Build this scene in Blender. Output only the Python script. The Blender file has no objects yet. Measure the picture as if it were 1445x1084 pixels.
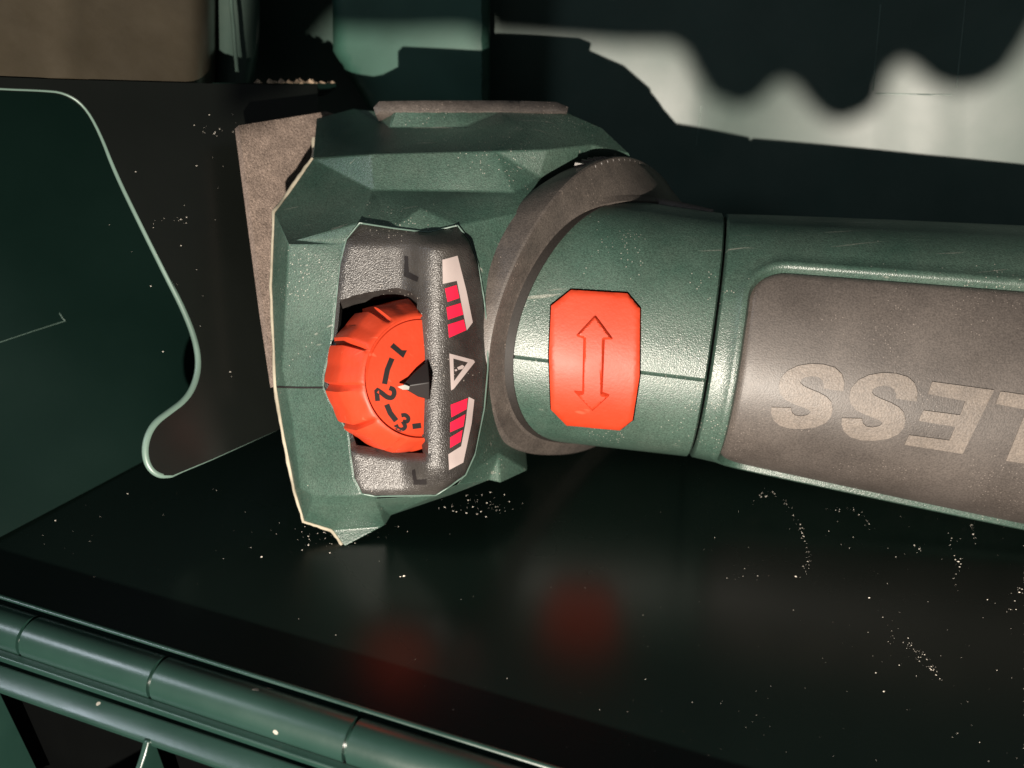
import bpy, bmesh, math, random
from mathutils import Vector, Matrix
from mathutils.bvhtree import BVHTree
from mathutils.geometry import delaunay_2d_cdt
R = math.radians
random.seed(7)
sc = bpy.context.scene
COL = sc.collection
S = 0.001                       # everything below is measured in millimetres

# ---------------------------------------------------------------- camera
PITCH = 32.0                    # degrees the camera looks down into the case
CAM_H = 151.0                   # camera height over the case floor
F = 1303.0                      # focal length in photograph pixels (1445 wide)
cam_d = bpy.data.cameras.new('camera')
cam = bpy.data.objects.new('camera', cam_d); COL.objects.link(cam)
cam.location = (0, 0, CAM_H*S); cam.rotation_euler = (R(90-PITCH), 0, 0)
cam_d.sensor_width = 36; cam_d.lens = F/1445*36
cam_d.clip_start = 0.002; cam_d.clip_end = 20
cam_d.dof.use_dof = True; cam_d.dof.focus_distance = 0.203; cam_d.dof.aperture_fstop = 15
sc.camera = cam
RX = Matrix.Rotation(R(90-PITCH), 3, 'X')
EYE = Vector((0, 0, CAM_H))
def W(c): return RX @ Vector(c) + EYE                    # camera space -> world (mm)
def ray(px, py): return Vector(((px-722.5)/F, -(py-542.0)/F, -1.0))
def P(px, py, d): return W(ray(px, py)*d)                # a point seen at px,py, d mm deep
def floor_d(px, py, h=0.0):
    r = RX @ ray(px, py)
    return (h-CAM_H)/r.z
def PF(px, py, h=0.0): return P(px, py, floor_d(px, py, h))

# ---------------------------------------------------------------- world, lamps, exposure
wd = bpy.data.worlds.new('World'); sc.world = wd; wd.use_nodes = True
bg = wd.node_tree.nodes['Background']
bg.inputs['Color'].default_value = (0.62, 0.68, 0.70, 1); bg.inputs['Strength'].default_value = 0.08
LIGHT_C = Vector((-45, -130, 40)); LIGHT = W(LIGHT_C)
def lamp(name, pos, watts, radius, colour):
    l = bpy.data.lights.new(name, 'POINT'); l.energy = watts; l.shadow_soft_size = radius*S; l.color = colour
    o = bpy.data.objects.new(name, l); COL.objects.link(o); o.location = pos*S
    return o
lamp('lamp', LIGHT, 9.2, 2.3, (1.0, 0.90, 0.78))
def area(name, pos, target, watts, size, colour):                # the room's cool light, high on the left
    l = bpy.data.lights.new(name, 'AREA'); l.shape = 'DISK'; l.size = size*S; l.energy = watts; l.color = colour
    o = bpy.data.objects.new(name, l); COL.objects.link(o); o.location = Vector(pos)*S
    o.rotation_euler = (Vector(pos)-Vector(target)).to_track_quat('Z', 'Y').to_euler(); return o
area('room_lamp', (-505, -6, 409), (-60, 150, 20), 0.6, 130, (0.80, 0.88, 1.0))
sc.view_settings.view_transform = 'Standard'; sc.view_settings.look = 'None'
sc.view_settings.exposure = 0.18; sc.view_settings.gamma = 1
sc.render.engine = 'CYCLES'; sc.cycles.use_denoising = True
sc.cycles.max_bounces = 6; sc.cycles.caustics_reflective = False; sc.cycles.caustics_refractive = False

# ---------------------------------------------------------------- materials
def nd(nt, t, **kw):
    n = nt.nodes.new(t)
    for k, v in kw.items(): setattr(n, k, v)
    return n
def plastic(name, col, rough=0.5, spec=0.5, grain=0.0, grain_scale=1800, dust=0.0, dust_col=(0.55,0.5,0.44),
            specks=0.0, speck_scale=500, var=0.15, var_scale=60, film=0.0, film_scale=45, rough_var=0.06, metal=0.0, scratch=0.0, mottle=0.0, mottle_scale=2600):
    m = bpy.data.materials.new(name); m.use_nodes = True; nt = m.node_tree
    b = nt.nodes['Principled BSDF']; L = nt.links.new
    tc = nd(nt, 'ShaderNodeTexCoord'); O = tc.outputs['Object']
    b.inputs['Metallic'].default_value = metal
    b.inputs['Specular IOR Level'].default_value = spec
    # colour variation
    n1 = nd(nt, 'ShaderNodeTexNoise'); n1.inputs['Scale'].default_value = var_scale; n1.inputs['Detail'].default_value = 6; L(O, n1.inputs['Vector'])
    mp = nd(nt, 'ShaderNodeMapRange'); L(n1.outputs['Fac'], mp.inputs[0])
    mp.inputs[1].default_value = 0.3; mp.inputs[2].default_value = 0.7; mp.inputs[3].default_value = 1-var; mp.inputs[4].default_value = 1+var
    vm = nd(nt, 'ShaderNodeVectorMath', operation='SCALE'); vm.inputs[0].default_value = col; L(mp.outputs[0], vm.inputs['Scale'])
    cur = vm.outputs[0]
    def mixin(cur, fac, c):
        mx = nd(nt, 'ShaderNodeMix', data_type='RGBA'); L(fac, mx.inputs[0]); L(cur, mx.inputs[6]); mx.inputs[7].default_value = (*c, 1)
        return mx.outputs[2]
    if film > 0:                    # a thin uneven film of dust
        n2 = nd(nt, 'ShaderNodeTexNoise'); n2.inputs['Scale'].default_value = film_scale; n2.inputs['Detail'].default_value = 9; n2.inputs['Roughness'].default_value = 0.72; L(O, n2.inputs['Vector'])
        m2 = nd(nt, 'ShaderNodeMapRange'); L(n2.outputs['Fac'], m2.inputs[0]); m2.inputs[1].default_value = 0.38; m2.inputs[2].default_value = 0.72; m2.inputs[3].default_value = 0; m2.inputs[4].default_value = film
        cur = mixin(cur, m2.outputs[0], dust_col)
    if specks > 0:                  # single grains
        v = nd(nt, 'ShaderNodeTexVoronoi'); v.inputs['Scale'].default_value = speck_scale; L(O, v.inputs['Vector'])
        n3 = nd(nt, 'ShaderNodeTexNoise'); n3.inputs['Scale'].default_value = 55; n3.inputs['Detail'].default_value = 3; L(O, n3.inputs['Vector'])
        sep = nd(nt, 'ShaderNodeSeparateColor'); L(v.outputs['Color'], sep.inputs[0])
        m3 = nd(nt, 'ShaderNodeMath', operation='MULTIPLY'); L(sep.outputs[0], m3.inputs[0]); L(n3.outputs['Fac'], m3.inputs[1])
        g = nd(nt, 'ShaderNodeMath', operation='GREATER_THAN'); L(m3.outputs[0], g.inputs[0]); g.inputs[1].default_value = 0.62-0.17*specks
        ra = nd(nt, 'ShaderNodeMath', operation='LESS_THAN'); L(v.outputs['Distance'], ra.inputs[0]); ra.inputs[1].default_value = 0.28
        an = nd(nt, 'ShaderNodeMath', operation='MULTIPLY'); L(g.outputs[0], an.inputs[0]); L(ra.outputs[0], an.inputs[1])
        an2 = nd(nt, 'ShaderNodeMath', operation='MULTIPLY'); L(an.outputs[0], an2.inputs[0]); an2.inputs[1].default_value = 0.45
        cur = mixin(cur, an2.outputs[0], dust_col)
    if scratch > 0:                 # fine pale scuffs
        mpg = nd(nt, 'ShaderNodeMapping'); mpg.inputs['Rotation'].default_value = (0.3, 0.5, 0.9); mpg.inputs['Scale'].default_value = (40, 900, 300); L(O, mpg.inputs['Vector'])
        n4 = nd(nt, 'ShaderNodeTexNoise'); n4.inputs['Scale'].default_value = 1.0; n4.inputs['Detail'].default_value = 2; L(mpg.outputs[0], n4.inputs['Vector'])
        m4 = nd(nt, 'ShaderNodeMapRange'); L(n4.outputs['Fac'], m4.inputs[0]); m4.inputs[1].default_value = 0.70; m4.inputs[2].default_value = 0.76; m4.inputs[3].default_value = 0; m4.inputs[4].default_value = scratch
        cur = mixin(cur, m4.outputs[0], dust_col)
    if mottle > 0:                  # sandy fine speckle
        nm = nd(nt, 'ShaderNodeTexNoise'); nm.inputs['Scale'].default_value = mottle_scale; nm.inputs['Detail'].default_value = 2; L(O, nm.inputs['Vector'])
        mm = nd(nt, 'ShaderNodeMapRange'); L(nm.outputs['Fac'], mm.inputs[0]); mm.inputs[1].default_value = 0.32; mm.inputs[2].default_value = 0.68; mm.inputs[3].default_value = 1-mottle; mm.inputs[4].default_value = 1+mottle
        vs_ = nd(nt, 'ShaderNodeVectorMath', operation='SCALE'); L(cur, vs_.inputs[0]); L(mm.outputs[0], vs_.inputs['Scale']); cur = vs_.outputs[0]
    L(cur, b.inputs['Base Color'])
    mr = nd(nt, 'ShaderNodeMapRange'); L(n1.outputs['Fac'], mr.inputs[0]); mr.inputs[1].default_value = 0.3; mr.inputs[2].default_value = 0.7
    mr.inputs[3].default_value = max(0.02, rough-rough_var); mr.inputs[4].default_value = min(1, rough+rough_var); L(mr.outputs[0], b.inputs['Roughness'])
    if grain > 0:                   # moulded grain
        ng = nd(nt, 'ShaderNodeTexNoise'); ng.inputs['Scale'].default_value = grain_scale; ng.inputs['Detail'].default_value = 1; L(O, ng.inputs['Vector'])
        bp = nd(nt, 'ShaderNodeBump'); bp.inputs['Strength'].default_value = grain; bp.inputs['Distance'].default_value = 0.0003; L(ng.outputs['Fac'], bp.inputs['Height'])
        L(bp.outputs[0], b.inputs['Normal'])
    return m
GREEN = (0.030, 0.064, 0.048)
M = dict(
    head   = plastic('head_plastic', GREEN, 0.42, 0.75, mottle=0.3, grain=0.32, grain_scale=3600, film=0.05, specks=0.45, speck_scale=2100, scratch=0.25),
    handle = plastic('handle_plastic', GREEN, 0.40, 0.8, mottle=0.3, grain=0.32, grain_scale=3600, film=0.05, specks=0.5, speck_scale=2100, scratch=0.22),
    console= plastic('console_plastic', (0.015, 0.013, 0.0122), 0.42, 0.85, grain=0.5, grain_scale=3800, film=0.07, specks=0.4, speck_scale=2100),
    rubber = plastic('rubber', (0.046, 0.039, 0.035), 0.52, 0.6, mottle=0.28, grain=0.2, grain_scale=3000, film=0.17, film_scale=70, specks=0.5, speck_scale=2100, dust_col=(0.34,0.28,0.235), scratch=0.2),
    grip   = plastic('grip_rubber', (0.058, 0.049, 0.044), 0.50, 0.6, mottle=0.26, grain=0.13, grain_scale=3000, film=0.13, film_scale=50, specks=0.6, speck_scale=2100, dust_col=(0.26,0.222,0.195)),
    letter = plastic('letter_rubber', (0.13, 0.111, 0.097), 0.50, 0.45, mottle=0.25, grain=0.2, grain_scale=2600, film=0.25, film_scale=180, dust_col=(0.29,0.235,0.19)),
    orange = plastic('orange_plastic', (0.42, 0.034, 0.010), 0.48, 0.35, grain=0.10, grain_scale=1300, film=0.05, dust_col=(0.9,0.3,0.18), var=0.08, scratch=0.12),
    print_ = plastic('black_print', (0.012, 0.010, 0.010), 0.5, 0.4),
    grey   = plastic('grey_print', (0.36, 0.30, 0.29), 0.5, 0.4, film=0.1),
    red    = plastic('red_print', (0.62, 0.012, 0.045), 0.5, 0.4, var=0.06),
    white  = plastic('white_print', (0.2, 0.19, 0.17), 0.5, 0.4),
    felt   = plastic('felt', (0.175, 0.135, 0.112), 0.85, 0.15, mottle=0.4, grain=0.7, grain_scale=3500, film=0.5, film_scale=2200, dust_col=(0.36,0.28,0.24), specks=0.8, speck_scale=900, var=0.3, var_scale=300),
    edge   = plastic('worn_edge', (0.27, 0.24, 0.18), 0.7, 0.3, film=0.5, film_scale=160, dust_col=(0.44,0.40,0.32), var=0.3, var_scale=300),
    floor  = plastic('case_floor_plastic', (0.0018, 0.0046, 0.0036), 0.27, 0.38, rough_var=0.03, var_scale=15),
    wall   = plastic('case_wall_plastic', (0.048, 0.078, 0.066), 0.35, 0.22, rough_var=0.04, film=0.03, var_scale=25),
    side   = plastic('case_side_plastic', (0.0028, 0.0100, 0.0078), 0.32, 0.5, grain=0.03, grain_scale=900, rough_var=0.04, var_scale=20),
    hinge  = plastic('hinge_plastic', (0.008, 0.026, 0.020), 0.33, 1.0, grain=0.05, grain_scale=900, rough_var=0.05, specks=0.3, speck_scale=420, var_scale=50),
    gap_shade   = plastic('gap_shade_dark', (0.016, 0.0135, 0.012), 0.6, 0.3, mottle=0.2),  # near-black colour for the shaded gap beside the rubber ring
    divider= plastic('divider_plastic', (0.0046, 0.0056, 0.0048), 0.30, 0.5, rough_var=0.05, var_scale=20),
    pale_line   = plastic('pale_line_plastic', (0.10, 0.155, 0.13), 0.35, 0.7, var=0.2),  # pale colour carries edge highlights; also used for ribs and a scratch
    panel  = plastic('rear_panel_plastic', (0.044, 0.036, 0.024), 0.34, 0.5, grain=0.05, grain_scale=900, film=0.02),  # brown base colour carries a warm sheen on green plastic
    boss   = plastic('boss_plastic', (0.030, 0.085, 0.063), 0.5, 0.4, grain=0.05, grain_scale=1500),
    dark   = plastic('dark_cavity', (0.0012, 0.0014, 0.0014), 0.9, 0.02),
    dust   = plastic('dust_grain', (0.62, 0.57, 0.50), 0.8, 0.3, var=0.3, var_scale=900),
    crumb  = plastic('brown_crumb', (0.27, 0.20, 0.14), 0.8, 0.3, var=0.5, var_scale=900),
    foam   = plastic('foam', (0.02, 0.02, 0.02), 0.9, 0.1),  # for the added unseen sheet that blocks the lamp
)

# ---------------------------------------------------------------- mesh helpers (coordinates: world mm)
def thing(name, base, label, cat, group=None):
    e = bpy.data.objects.new(name, None); COL.objects.link(e); e.location = Vector(base)*S
    e.empty_display_size = 0.01; e['label'] = label; e['category'] = cat
    if group: e['group'] = group
    e['_b'] = list(base)
    return e
BASE = {}
def origin_of(o): return Vector(BASE.get(o.name, (0, 0, 0)))
def obj(name, verts, faces, mat, parent, smooth=None, bevel=None, label=None, seg=2):
    o0 = origin_of(parent) if parent else Vector((0, 0, 0))
    me = bpy.data.meshes.new(name)
    me.from_pydata([((Vector(v)-o0)*S)[:] for v in verts], [], faces)
    me.validate(); me.update()
    bm = bmesh.new(); bm.from_mesh(me); bmesh.ops.remove_doubles(bm, verts=bm.verts, dist=1e-7)
    bmesh.ops.recalc_face_normals(bm, faces=bm.faces); bm.to_mesh(me); bm.free()
    if smooth is not None:
        me.shade_smooth(); me.set_sharp_from_angle(angle=R(smooth))
    me.materials.append(M[mat])
    o = bpy.data.objects.new(name, me); COL.objects.link(o)
    if parent: o.parent = parent
    BASE[o.name] = tuple(o0)
    if bevel:
        md = o.modifiers.new('bevel', 'BEVEL'); md.width = bevel*S; md.segments = seg; md.limit_method = 'ANGLE'; md.angle_limit = R(22)
        md.harden_normals = False
        me.shade_smooth(); md2 = None
        me.set_sharp_from_angle(angle=R(40))
    if label: o['label'] = label
    return o
def root(name, base, label, cat):
    e = thing(name, base, label, cat); BASE[e.name] = tuple(base); del e['_b']; return e

def inside(poly, x, y):
    c = False; n = len(poly); j = n-1
    for i in range(n):
        xi, yi = poly[i][:2]; xj, yj = poly[j][:2]
        if (yi > y) != (yj > y) and x < (xj-xi)*(y-yi)/(yj-yi)+xi: c = not c
        j = i
    return c
def resample(poly, step, closed=True):
    out = []; n = len(poly)
    for i in range(n if closed else n-1):
        a = Vector(poly[i][:2]); b = Vector(poly[(i+1) % n][:2]); k = max(1, int((b-a).length/step+0.5))
        for t in range(k): out.append(tuple(a.lerp(b, t/k)))
    if not closed: out.append(tuple(poly[-1][:2]))
    return out
def edge_dist(poly, x, y):
    p = Vector((x, y)); best = 1e9; n = len(poly)
    for i in range(n):
        a = Vector(poly[i][:2]); b = Vector(poly[(i+1) % n][:2]); ab = b-a
        t = max(0, min(1, (p-a).dot(ab)/max(1e-9, ab.length_squared)))
        best = min(best, (p-(a+ab*t)).length)
    return best
def chaikin(poly, it=2, closed=True):
    for _ in range(it):
        out = []; n = len(poly)
        if not closed: out.append(poly[0])
        for i in range(n if closed else n-1):
            a = Vector(poly[i]); b = Vector(poly[(i+1) % n]); out += [tuple(a.lerp(b, .25)), tuple(a.lerp(b, .75))]
        if not closed: out.append(poly[-1])
        poly = out
    return poly
def cdt(points, loops, keep):
    """triangulate points + closed loops (2D), keep(x,y) filters triangles by centroid"""
    vs = [Vector(p) for p in points]; es = []
    for lp, closed in loops:
        i0 = len(vs); vs += [Vector(p) for p in lp]; n = len(lp)
        es += [(i0+i, i0+(i+1) % n) for i in range(n if closed else n-1)]
    v, e, f, *_ = delaunay_2d_cdt(vs, es, [], 0, 1e-5)
    fs = []
    for t in f:
        cx = sum(v[i].x for i in t)/len(t); cy = sum(v[i].y for i in t)/len(t)
        if keep(cx, cy): fs.append(tuple(t))
    used = sorted({i for t in fs for i in t}); mp = {k: n for n, k in enumerate(used)}
    return [tuple(v[i]) for i in used], [tuple(mp[i] for i in t) for t in fs]
def boundary(faces):
    cnt = {}
    for f in faces:
        for i in range(len(f)):
            a, b = f[i], f[(i+1) % len(f)]
            if (b, a) in cnt: del cnt[(b, a)]
            else: cnt[(a, b)] = 1
    return list(cnt)
def sheet(poly, fn, step=6, holes=(), skirt=None, cap=True, extra=()):
    """filled outline -> relief: fn(x,y)->world point ; skirt(x,y,p)->lower point, closes the solid"""
    xs = [p[0] for p in poly]; ys = [p[1] for p in poly]
    pts = []; y = min(ys)+step/2
    lp = resample(poly, step)
    hl = [resample(h, step) for h in holes]
    while y < max(ys):
        x = min(xs)+step/2
        while x < max(xs):
            jx = x+random.uniform(-.12, .12)*step; jy = y+random.uniform(-.12, .12)*step
            if inside(poly, jx, jy) and edge_dist(poly, jx, jy) > step*0.45 and not any(inside(h, jx, jy) or edge_dist(h, jx, jy) < step*.45 for h in holes):
                pts.append((jx, jy))
            x += step
        y += step
    v2, f = cdt(pts, [(lp, True)]+[(h, True) for h in hl]+list(extra), lambda x, y: inside(poly, x, y) and not any(inside(h, x, y) for h in holes))
    top = [fn(x, y) for x, y in v2]; verts = list(top); faces = list(f)
    if skirt:
        n = len(top); low = [skirt(x, y, p) for (x, y), p in zip(v2, top)]
        be = boundary(f); idx = {}
        for a, b in be:
            for k in (a, b):
                if k not in idx: idx[k] = len(verts); verts.append(low[k])
        for a, b in be: faces.append((b, a, idx[a], idx[b]))
        if cap:
            full = len(verts); verts += low; faces += [tuple(full+i for i in reversed(t)) for t in f]
    return verts, faces
def prism(poly3, depth_vec):
    n = len(poly3); v = [Vector(p) for p in poly3]+[Vector(p)+depth_vec for p in poly3]
    f = [tuple(range(n)), tuple(reversed(range(n, 2*n)))]+[(i, i+n, (i+1) % n+n, (i+1) % n) for i in range(n)]
    return v, f
def tube(path, r, seg=8, taper=None):
    verts = []; faces = []; n = len(path)
    for i, p in enumerate(path):
        p = Vector(p); a = Vector(path[max(0, i-1)]); b = Vector(path[min(n-1, i+1)]); t = (b-a).normalized()
        u = t.orthogonal().normalized() if i == 0 else (u - t*u.dot(t)).normalized()
        w = t.cross(u); rr = r if not taper else r*taper(i/(n-1))
        verts += [p+u*math.cos(2*math.pi*k/seg)*rr+w*math.sin(2*math.pi*k/seg)*rr for k in range(seg)]
    for i in range(n-1):
        for k in range(seg): faces.append((i*seg+k, i*seg+(k+1) % seg, (i+1)*seg+(k+1) % seg, (i+1)*seg+k))
    faces += [tuple(reversed(range(seg))), tuple(range((n-1)*seg, n*seg))]
    return verts, faces
def bvh_of(verts, faces): return BVHTree.FromPolygons([Vector(v) for v in verts], faces)
def plane_fn(a, b, c):
    """world points a,b,c -> function px,py -> point of that plane"""
    n = (Vector(b)-Vector(a)).cross(Vector(c)-Vector(a)).normalized(); k = n.dot(Vector(a))
    def f(px, py, off=0.0):
        r = RX @ ray(px, py)
        return EYE + r*((k+off-n.dot(EYE))/n.dot(r))
    if n.dot(EYE)-k < 0: n2 = -n
    else: n2 = n
    return f, n2
def merge(*parts):
    V = []; Fc = []
    for v, f in parts:
        o = len(V); V += list(v); Fc += [tuple(i+o for i in t) for t in f]
    return V, Fc
TOCAM = RX @ Vector((0, 0, 1)); CX = RX @ Vector((1, 0, 0)); CY = RX @ Vector((0, 1, 0))

# ================================================================ THE CASE
case = root('tool_case', (0, 120, 0), 'open dark green plastic tool case the sander lies in', 'tool case')
# floor
fl = [(-330, 40), (330, 40), (330, 520), (-330, 520)]
RIM_H = 2.5
rimA, rimB = PF(0, 846, RIM_H), PF(770, 1086, RIM_H)
rd = (rimB-rimA); rd.z = 0; rd.normalize()                      # along the hinge
rn = Vector((rd.y, -rd.x, 0))                                   # away from the case, towards the viewer
if rn.y > 0: rn = -rn
a = rimA-rd*260; b = rimA+rd*420
v = [Vector((a.x, a.y, 0)), Vector((b.x, b.y, 0)), Vector((b.x, b.y+420, 0)), Vector((a.x, a.y+520, 0))]
vv, ff = prism(v, Vector((0, 0, -3)))
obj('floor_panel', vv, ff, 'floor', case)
# back wall: leans back, faces left towards the lens
_w0c = ray(1290, 165)*252; _wn = RX @ ((-_w0c).normalized()+(LIGHT_C-_w0c).normalized()).normalized(); _w0 = W(_w0c)
_t1 = _wn.orthogonal().normalized(); _t2 = _wn.cross(_t1)
wp = [_w0, _w0+_t1*100, _w0+_t2*100]
wall_fn, wall_n = plane_fn(*wp)
def bulge(px, c, w, h): 
    t = (px-c)/w
    return h*(1-t*t)**2 if abs(t) < 1 else 0
def nearer(p, mm): return p+(EYE-p).normalized()*mm
def wallp(px, py):
    p = wall_fn(px, py)
    o = 0.0
    o = bulge(px, 1297, 70, 0.22)
    q = max(0.0, 1010.0-px)
    return nearer(p+wall_n*o, 0.068*q*q/(q+120.0))
poly = [(-420, -420), (1900, -420), (1900, 640), (900, 640), (500, 420), (-420, 420)]
vv, ff = sheet(poly, wallp, step=26, skirt=lambda x, y, p: p-wall_n*2.5,
     extra=[([(x, -200), (x, 600)], False) for x in range(1226, 1372, 6)])
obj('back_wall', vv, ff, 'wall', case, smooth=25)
# fine ribs on the back wall
def wall_rib(name, p0, p1, r, mat='wall'):
    pts = [wallp(p0[0]+(p1[0]-p0[0])*t/12, p0[1]+(p1[1]-p0[1])*t/12) for t in range(13)]
    vv, ff = tube(pts, r, 6); obj(name, vv, ff, mat, case, smooth=60)
wall_rib('wall_rib', (1243, 6), (1232, 128), 0.14, 'pale_line')
wall_rib('wall_rib', (1364, -10), (1350, 124), 0.14, 'pale_line')
wall_rib('wall_rib', (990, 150), (983, 205), 0.14, 'pale_line')
wall_rib('wall_rib', (1236, 132), (1344, 134), 0.16, 'pale_line')
# ledge strip under the brown-lit stretch of wall
# left side wall
side_fn, side_n = plane_fn(P(0, 757, floor_d(0, 757)), P(205, 646, floor_d(205, 646)), P(60, 122, 262))
def sidep(x, y):
    t = (y-(640-0.33*x))/26.0                        # shallow step running along the wall
    return side_fn(x, y)+side_n*(1.6/(1+math.exp(-t))-1.6*0)
poly = [(-420, 980), (-420, 96), (130, 120), (520, 120), (520, 470), (205, 650)]
vv, ff = sheet(poly, sidep, step=14, skirt=lambda x, y, p: p-side_n*2.0)
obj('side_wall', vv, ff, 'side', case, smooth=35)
for q in ([(-60, 504), (0, 483), (45, 468), (92, 453)], [(92, 453), (88, 449), (84, 442)]):
    vv, ff = tube([sidep(x, y)+side_n*0.02 for x, y in q], 0.09, 6); obj('scratch', vv, ff, 'pale_line', case, smooth=60)
def lerp2(tab, x):
    for (x0, y0), (x1, y1) in zip(tab, tab[1:]):
        if x <= x1: return y0+(y1-y0)*(x-x0)/(x1-x0)
    return tab[-1][1]
# divider rib with the S-shaped free edge
div_fn, div_n = plane_fn(P(240, 672, 219), P(390, 607, 238), P(130, 160, 216))
S_edge = [(-420, 100), (0, 124), (60, 126), (92, 129), (120, 147), (142, 184), (165, 243), (200, 315), (235, 385), (262, 438), (278, 480), (283, 515), (276, 545),
          (262, 566), (240, 582), (220, 597), (209, 617), (206, 640), (212, 660), (226, 671), (244, 671)]
S_sm = chaikin(S_edge, 2, False)
poly = S_sm+[(300, 648), (390, 608), (460, 578), (448, 120), (300, 118), (80, 112), (-420, 92)]
vv, ff = sheet(poly, lambda x, y: div_fn(x, y), step=14, skirt=lambda x, y, p: p-div_n*2.2)
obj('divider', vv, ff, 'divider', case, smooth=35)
# rounded bead along the divider's edge, its highlight put into the pale colour
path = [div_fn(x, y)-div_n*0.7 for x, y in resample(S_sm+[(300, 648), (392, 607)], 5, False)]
vv, ff = tube(path, 1.0, 8, taper=lambda t: lerp2([(0, .3), (.34, .32), (.43, .38), (.5, .62), (.7, .8), (.8, .95), (.86, .8), (.89, .35), (1, .12)], t)); obj('divider_edge', vv, ff, 'pale_line', case, smooth=60)
# rear panel just behind the divider, rounding off into the dark corner on its right
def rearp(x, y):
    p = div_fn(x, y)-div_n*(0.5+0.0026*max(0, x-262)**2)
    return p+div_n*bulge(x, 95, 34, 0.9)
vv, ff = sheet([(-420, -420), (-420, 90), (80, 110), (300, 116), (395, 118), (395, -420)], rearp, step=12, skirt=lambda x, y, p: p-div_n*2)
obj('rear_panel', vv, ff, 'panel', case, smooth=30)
# upright ribs in the dark corner at the upper left, and the boss behind the sander's head
pl = [div_fn(x, y)-div_n*5 for x, y in ((334, -80), (338, 0), (341, 30), (343, 60), (346, 92))]
vv, ff = tube(pl, 0.55, 8); obj('corner_rib', vv, ff, 'pale_line', case, smooth=60)
pl = [div_fn(x, y)-div_n*18 for x, y in ((372, -80), (374, 0), (374, 40), (372, 70), (366, 108))]
vv, ff = tube(pl, 7.0, 16, taper=lambda t: 1-0.3*t); obj('corner_rib', vv, ff, 'wall', case, smooth=60)
bs = [(466, -220), (690, -220), (690, 220), (560, 220), (522, 158), (512, 140), (490, 105), (470, 72)]
def bossp(x, y):
    e = min(12, edge_dist(bs, x, y)); return nearer(wallp(x, y), 17-0.02*(12-e)**2)
vv, ff = sheet(bs, bossp, step=7, skirt=lambda x, y, p: wallp(x, y)-wall_n*1)
obj('wall_boss', vv, ff, 'boss', case, smooth=40)
# ledge on top of the divider where crumbs gather
vv, ff = prism([div_fn(300, 117), div_fn(474, 118), div_fn(474, 118)-div_n*7, div_fn(300, 117)-div_n*9], Vector((0, 0, -1.2)))
obj('divider_ledge', vv, ff, 'side', case)

# ---- hinge along the front edge: lip, knuckles, ledges and ribbed pockets of the lid
def hp(u, v_, w): return rimA+rd*u+rn*v_+Vector((0, 0, w))          # along hinge, outwards, up
def hinge_strip(name, prof, u0, u1, mat, smooth=40, closed=True):
    n = len(prof); verts = [hp(u0, *p) for p in prof]+[hp(u1, *p) for p in prof]
    faces = [(i, (i+1) % n, (i+1) % n+n, i+n) for i in range(n)]+[tuple(reversed(range(n))), tuple(range(n, 2*n))]
    return obj(name, verts, faces, mat, case, smooth=smooth)
def arc(cx, cz, r, a0, a1, n): return [(cx+r*math.cos(R(a0+(a1-a0)*i/n)), cz+r*math.sin(R(a0+(a1-a0)*i/n))) for i in range(n+1)]
U0, U1 = -120, 260
hinge_strip('front_wall', [(0.6, 0.9), (0.6, -2.5), (-0.6, -2.5), (-0.6, 0.9)]+arc(0.0, 0.9, 0.62, 170, 10, 6), U0, U1, 'hinge')
def u_of(px, py): 
    p = PF(px, py, RIM_H); return (p-rimA).dot(rd)
gaps = [u_of(43, 888)-0, u_of(226, 946), u_of(500, 1032)]
step0 = gaps[2]-gaps[1]
cuts = [gaps[0]-2*step0, gaps[0]-step0]+gaps+[gaps[2]+step0, gaps[2]+2*step0]
for c0, c1 in zip(cuts, cuts[1:]):
    n = 22; prof = [(4.6+4.45*math.cos(2*math.pi*i/n), -2.4+4.45*math.sin(2*math.pi*i/n)) for i in range(n)]
    o = hinge_strip('hinge_knuckle', prof, c0+0.42, c1-0.42, 'hinge', smooth=50)
hinge_strip('hinge_pin', [(4.9+3.2*math.cos(2*math.pi*i/12), -2.4+3.2*math.sin(2*math.pi*i/12)) for i in range(12)], U0, U1, 'hinge')
hinge_strip('lid_ledge', arc(9.1, -4.0, 0.45, 180, 60, 4)+arc(10.3, -4.0, 0.45, 100, -10, 4)+[(10.7, -8), (8.6, -8)], U0, U1, 'hinge')
hinge_strip('lid_ledge', arc(12.0, -5.0, 0.45, 180, 60, 4)+[(15.6, -5.3), (16.2, -6.0), (16.0, -7.2), (11.5, -7.2)], U0, U1, 'hinge')
hinge_strip('lid_panel', [(2, -44), (90, -44), (90, -46), (2, -46)], U0, U1, 'dark')  # panel and side near-black: the pockets' shade put into the colour
hinge_strip('lid_side', [(8, -9), (9, -9), (9, -44), (8, -44)], U0, U1, 'dark')
ur = (PF(240, 1020, RIM_H-8)-rimA).dot(rd); us = ur-(PF(22, 946, RIM_H-8)-rimA).dot(rd)
for k in range(-2, 4):
    u = ur+us*k
    path = [(15.0, -5.6), (16.4, -5.4), (18, -7.4), (22, -11), (30, -14.5), (50, -17), (50, -40), (14, -40)]
    verts = [hp(u-0.7, *p) for p in path]+[hp(u+0.7, *p) for p in path]; n = len(path)
    obj('lid_rib', verts, [tuple(range(n)), tuple(reversed(range(n, 2*n)))]+[(i, i+n, (i+1) % n+n, (i+1) % n) for i in range(n)], 'hinge', case, bevel=0.3)

# ================================================================ THE TOOL
tool = root('sander', PF(487, 772), 'green cordless sander with orange speed dial and dark rubber grip', 'sander')

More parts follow.
